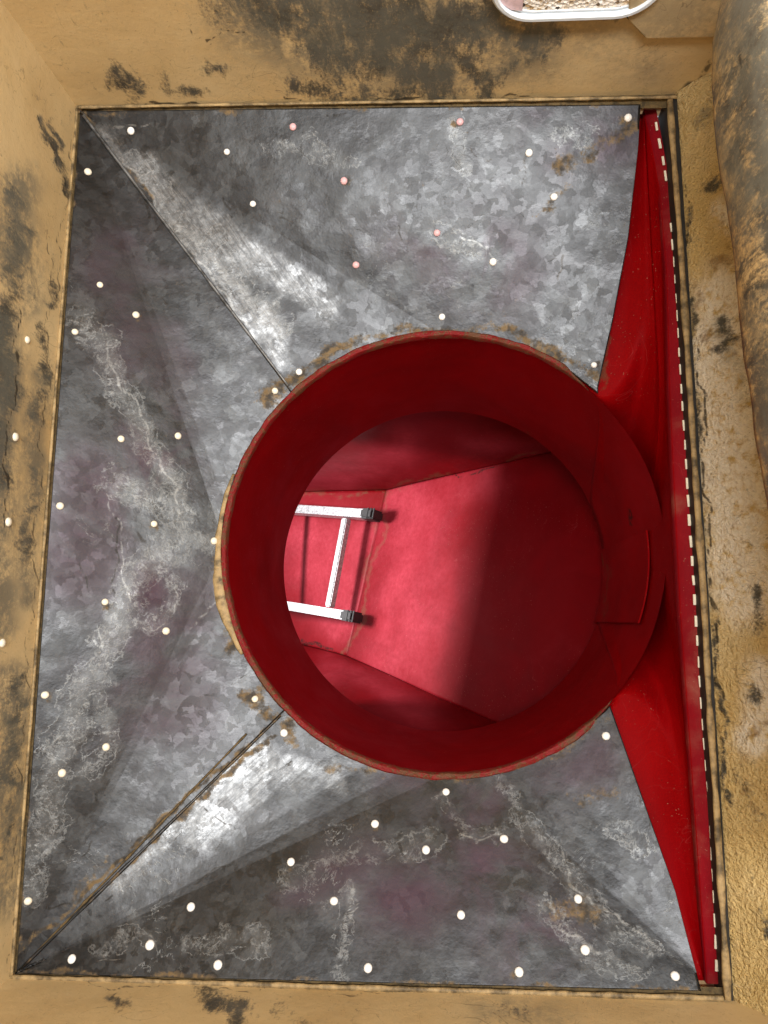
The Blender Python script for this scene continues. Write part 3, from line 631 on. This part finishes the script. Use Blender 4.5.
pz0 = cxm-ex*(hw-.024)+nF*.004
prism('pink_corner', [Vector((pz0.x, pz0.y, czm-hh+.03))-ex*.012, Vector((pz0.x, pz0.y, czm-hh+.018))+ex*.004, Vector((pz0.x, pz0.y, czm-hh+.016))+ex*.018, Vector((pz0.x, pz0.y, czm+hh-.03))+ex*.018, Vector((pz0.x, pz0.y, czm+hh-.05))-ex*.012], nF, .002, plain('pale_pink_plastic', (.82, .62, .68), .4), hatch, .0005)
# rounded baffle at the right, close to the camera
prof = [(740, -60), (728, -10), (724, 20), (726, 60), (731, 100), (742, 190), (754, 290), (768, 390), (782, 480), (800, 600), (818, 720), (840, 860)]
vs = []; npts = 130; nk = 36
for i in range(npts):
    y = -60+920*i/(npts-1); x = interp(prof, y)
    e = at(x, y, .30)
    for k in range(nk):
        a = math.pi*(1.0-1.35*k/(nk-1))+math.radians(32)
        rr = .055; c = e+Vector((rr*.38, 0, 0))
        q = Vector((c.x+rr*.38*math.cos(a), c.y, c.z+rr*math.sin(a)*1.1))
        if k > nk*.62: q = q+Vector((.02*(k-nk*.62), 0, 0.002*(k-nk*.62)))
        q += Vector((1, 0, .5))*.006*mnoise.fractal(Vector((q.x*6, q.y*5, q.z*6)), 1, 2, 4)
        vs.append(q)
baf = props(mesh_obj('rounded_baffle', vs, grid_faces(npts, nk), M_och, None), 'rounded ochre and black stained baffle overhanging the right wall', 'baffle')
md = baf.modifiers.new('t', 'SOLIDIFY'); md.thickness = .006; md.offset = 0
paint(baf, {'dark': [(28, 1, [(754, 0), (760, 80), (766, 180)]), (17, 1, [(774, 200), (778, 280), (786, 360)]), (6, .8, [(728, 60), (734, 120), (744, 200)]), (14, 1, [(776, 380), (784, 500)]), (60, .62, [(730, 0), (750, 200), (765, 420)]), (7, .85, [(736, 40), (745, 150), (752, 200)]), (9, .95, [(768, 400), (772, 500)]), (7, .7, [(730, 10), (728, 50)])],
 'green': [(40, 1, [(740, 0), (755, 200)]), (14, .9, [(762, 300), (770, 500)])], 'line': [(1.2, .8, [(735, 40), (748, 120)])]})

# ------------------------------------------------------------------ red chamber below
dA, dE = 2.3, 2.52
A, Cc = at(387, 490, 1-dA), at(347, 656, 1-dA)
Q = Vector((CC.x+RI+.03, CC.y, ZB-.004))
nC = (Cc-A).cross(Q-A).normalized()          # plane of the sloping chute plate
B, D = at_plane(545, 453, A, nC), at_plane(482, 717, A, nC)
E, Fp = at(300, 492, 1-dE), at(304, 645, 1-dE)
u = ((B-A)+(D-Cc)).normalized()
Bx = A+(B-A)*((Q.z-A.z)/(B.z-A.z)); Dx = Cc+(D-Cc)*((Q.z-Cc.z)/(D.z-Cc.z)); print('Bx', Bx, Dx)
Ex, Fx = A+(E-A)*3.0, Cc+(Fp-Cc)*3.0
chamber = empty('chute_chamber', (0, .1, -1.3)); props(chamber, 'red painted steel chute chamber visible below through the round outlet', 'chute')
def plate(name, a, b, c, d, mat, n=(60, 60), attrs=None, wob=.002):
    vs = []
    for i in range(n[0]):
        f = i/(n[0]-1)
        for j in range(n[1]):
            g = j/(n[1]-1); p = (a.lerp(b, f)).lerp(d.lerp(c, f), g)
            nn = (b-a).cross(d-a).normalized(); p = p+nn*wob*mnoise.fractal(p*5, 1, 2, 3)*(4*f*(1-f)*4*g*(1-g))**.3; vs.append(p)
    o = mesh_obj(name, vs, grid_faces(*n), mat, chamber)
    md = o.modifiers.new('t', 'SOLIDIFY'); md.thickness = .003; md.offset = 0
    paint(o, attrs or {'dirt_shade': [], 'pale': [], 'line': []}); return o
plate('chute_plate', A, Bx, Dx, Cc, M_redin, (90, 90), {'dirt_shade': [(3, .7, [(387, 492), (378, 560), (347, 654)]), (6, .5, [(390, 495), (410, 490)])],
   'pale': [(16, .9, [(395, 500), (400, 560), (385, 640)]), (42, .95, [(410, 510), (415, 600), (400, 650)]), (25, .5, [(440, 490), (480, 480)])], 'line': [(1.2, .9, [(387, 490), (460, 473), (545, 453)])]})
plate('floor_plate', A, Ex, Fx, Cc, M_redin, (90, 60), {'dirt_shade': [(3, .7, [(387, 492), (372, 565), (347, 654)]), (6, .6, [(374, 530), (378, 550)]), (3, .6, [(300, 494), (387, 491)])],
   'pale': [(40, 1, [(315, 540), (340, 600)]), (14, .9, [(365, 530), (340, 630)])], 'line': [(2.0, 1, [(303, 643), (335, 651), (342, 654)])]})
up = Vector((0, 0, 1))
def up_to(p, z=ZB-.004):
    return Vector((p.x, max(p.y, CC.y+RI+.03) if p.y > CC.y else min(p.y, CC.y-RI-.03), z))
plate('chute_cheek', Bx, Bx+Vector((.3, 0, .0)), up_to(Bx)+Vector((.3, 0, 0)), up_to(Bx), M_redin, (6, 6))
def strip(bot, top, mat, attrs, n=30, m_=40):
    vs = []
    for a_, b_, c_, d_ in ((bot[i], bot[i+1], top[i], top[i+1]) for i in range(len(bot)-1)):
        for i in range(n if b_ is not bot[-1] else n+1):
            f = i/n
            for j in range(m_):
                g = j/(m_-1); vs.append(a_.lerp(b_, f).lerp(c_.lerp(d_, f), g)+Vector((0, .002*mnoise.noise(Vector((f*3, g*4, a_.x))), 0)))
    nu = len(vs)//m_
    o = mesh_obj('side_plate', vs, grid_faces(nu, m_), mat, chamber, sharp=30); paint(o, attrs)
    md = o.modifiers.new('t', 'SOLIDIFY'); md.thickness = .003; md.offset = 0
    return o
yt, yb = CC.y+RI+.03, CC.y-RI-.03
strip([Ex, A, Bx], [Vector((p.x, yt, ZB-.004)) for p in (Ex, A, Bx)], M_redin, {'dirt_shade': [(3, .6, [(390, 490), (545, 453)]), (5, .6, [(300, 494), (387, 490)])], 'pale': [(20, .8, [(310, 480), (400, 450)]), (10, .5, [(470, 440), (540, 450)])], 'line': []})
strip([Fx, Cc, Dx], [Vector((p.x, yb, ZB-.004)) for p in (Fx, Cc, Dx)], M_redin, {'dirt_shade': [], 'pale': [(14, .6, [(330, 665), (350, 670), (420, 710)])], 'line': [(1.2, .7, [(347, 656), (482, 717)])]})
# ceiling of the chamber round the collar, and an unseen plate added to cut the light
cz = ZB+.002; hole = 72; vs = []; fs = []
for i in range(hole):
    a = 2*math.pi*i/hole; vs.append((CC.x+(RI+.005)*math.cos(a), CC.y+(RI+.005)*math.sin(a), cz)); s = .85/max(abs(math.cos(a)), abs(math.sin(a))); vs.append((CC.x+s*math.cos(a), CC.y+s*math.sin(a), cz))
for i in range(hole): j = (i+1) % hole; fs.append((2*i, 2*j, 2*j+1, 2*i+1))
o = mesh_obj('ceiling_plate', vs, fs, M_redin, chamber); md = o.modifiers.new('t', 'SOLIDIFY'); md.thickness = .004; paint(o, {'dirt_shade': [], 'pale': [], 'line': []})
lx = -.46
plate('shade_plate', Vector((lx, .75, ZB)), Vector((lx, -.65, ZB)), Vector((lx, -.65, ZB-.20)), Vector((lx, .75, ZB-.20)), M_redin, (20, 6))

# ladder lying on the chamber floor
lad = empty('ladder', at(372, 568, 1-dA+.04)); props(lad, 'short aluminium ladder with black rubber feet lying in the red chamber', 'ladder')
def box_between(name, p, q, wdt, hgt, mat, parent, upv, bev=.003):
    d = (q-p).normalized(); s = d.cross(upv).normalized(); w = s.cross(d)
    poly = [p+s*wdt/2+w*hgt/2, p-s*wdt/2+w*hgt/2, p-s*wdt/2-w*hgt/2, p+s*wdt/2-w*hgt/2]
    return prism(name, poly, d, (q-p).length, mat, parent, bev)
nfl = (Ex-A).cross(Cc-A).normalized(); nfl = nfl if nfl.z > 0 else -nfl
h = .075; p0 = A+nfl*h
r1a, r1b = at_plane(368, 515, p0, nfl), at_plane(297, 510, p0, nfl)
r2a, r2b = at_plane(348, 616, p0, nfl), at_plane(288, 606, p0, nfl)
d1 = (r1b-r1a).normalized(); d2 = (r2b-r2a).normalized()
for a_, d_ in ((r1a, d1), (r2a, d2)):
    rl = box_between('rail', a_, a_+d_*.62,   .027, .050, M_alu, lad, nfl)
    ft_ = box_between('rubber_foot', a_+d_*.012, a_-d_*.040, .032, .056, M_blk, lad, nfl, .006)
    for k in range(3): box_between('tread_rib', a_-d_*(.018+.012*k)+nfl*.028, a_-d_*(.023+.012*k)+nfl*.028, .034, .004, M_blk, ft_, nfl, .001)
for s_ in (.085, .36):
    box_between('rung', r1a+d1*s_+(r2a-r1a).normalized()*.017, r2a+d2*(s_-.005)-(r2a-r1a).normalized()*.017, .022, .026, M_alu, lad, nfl)
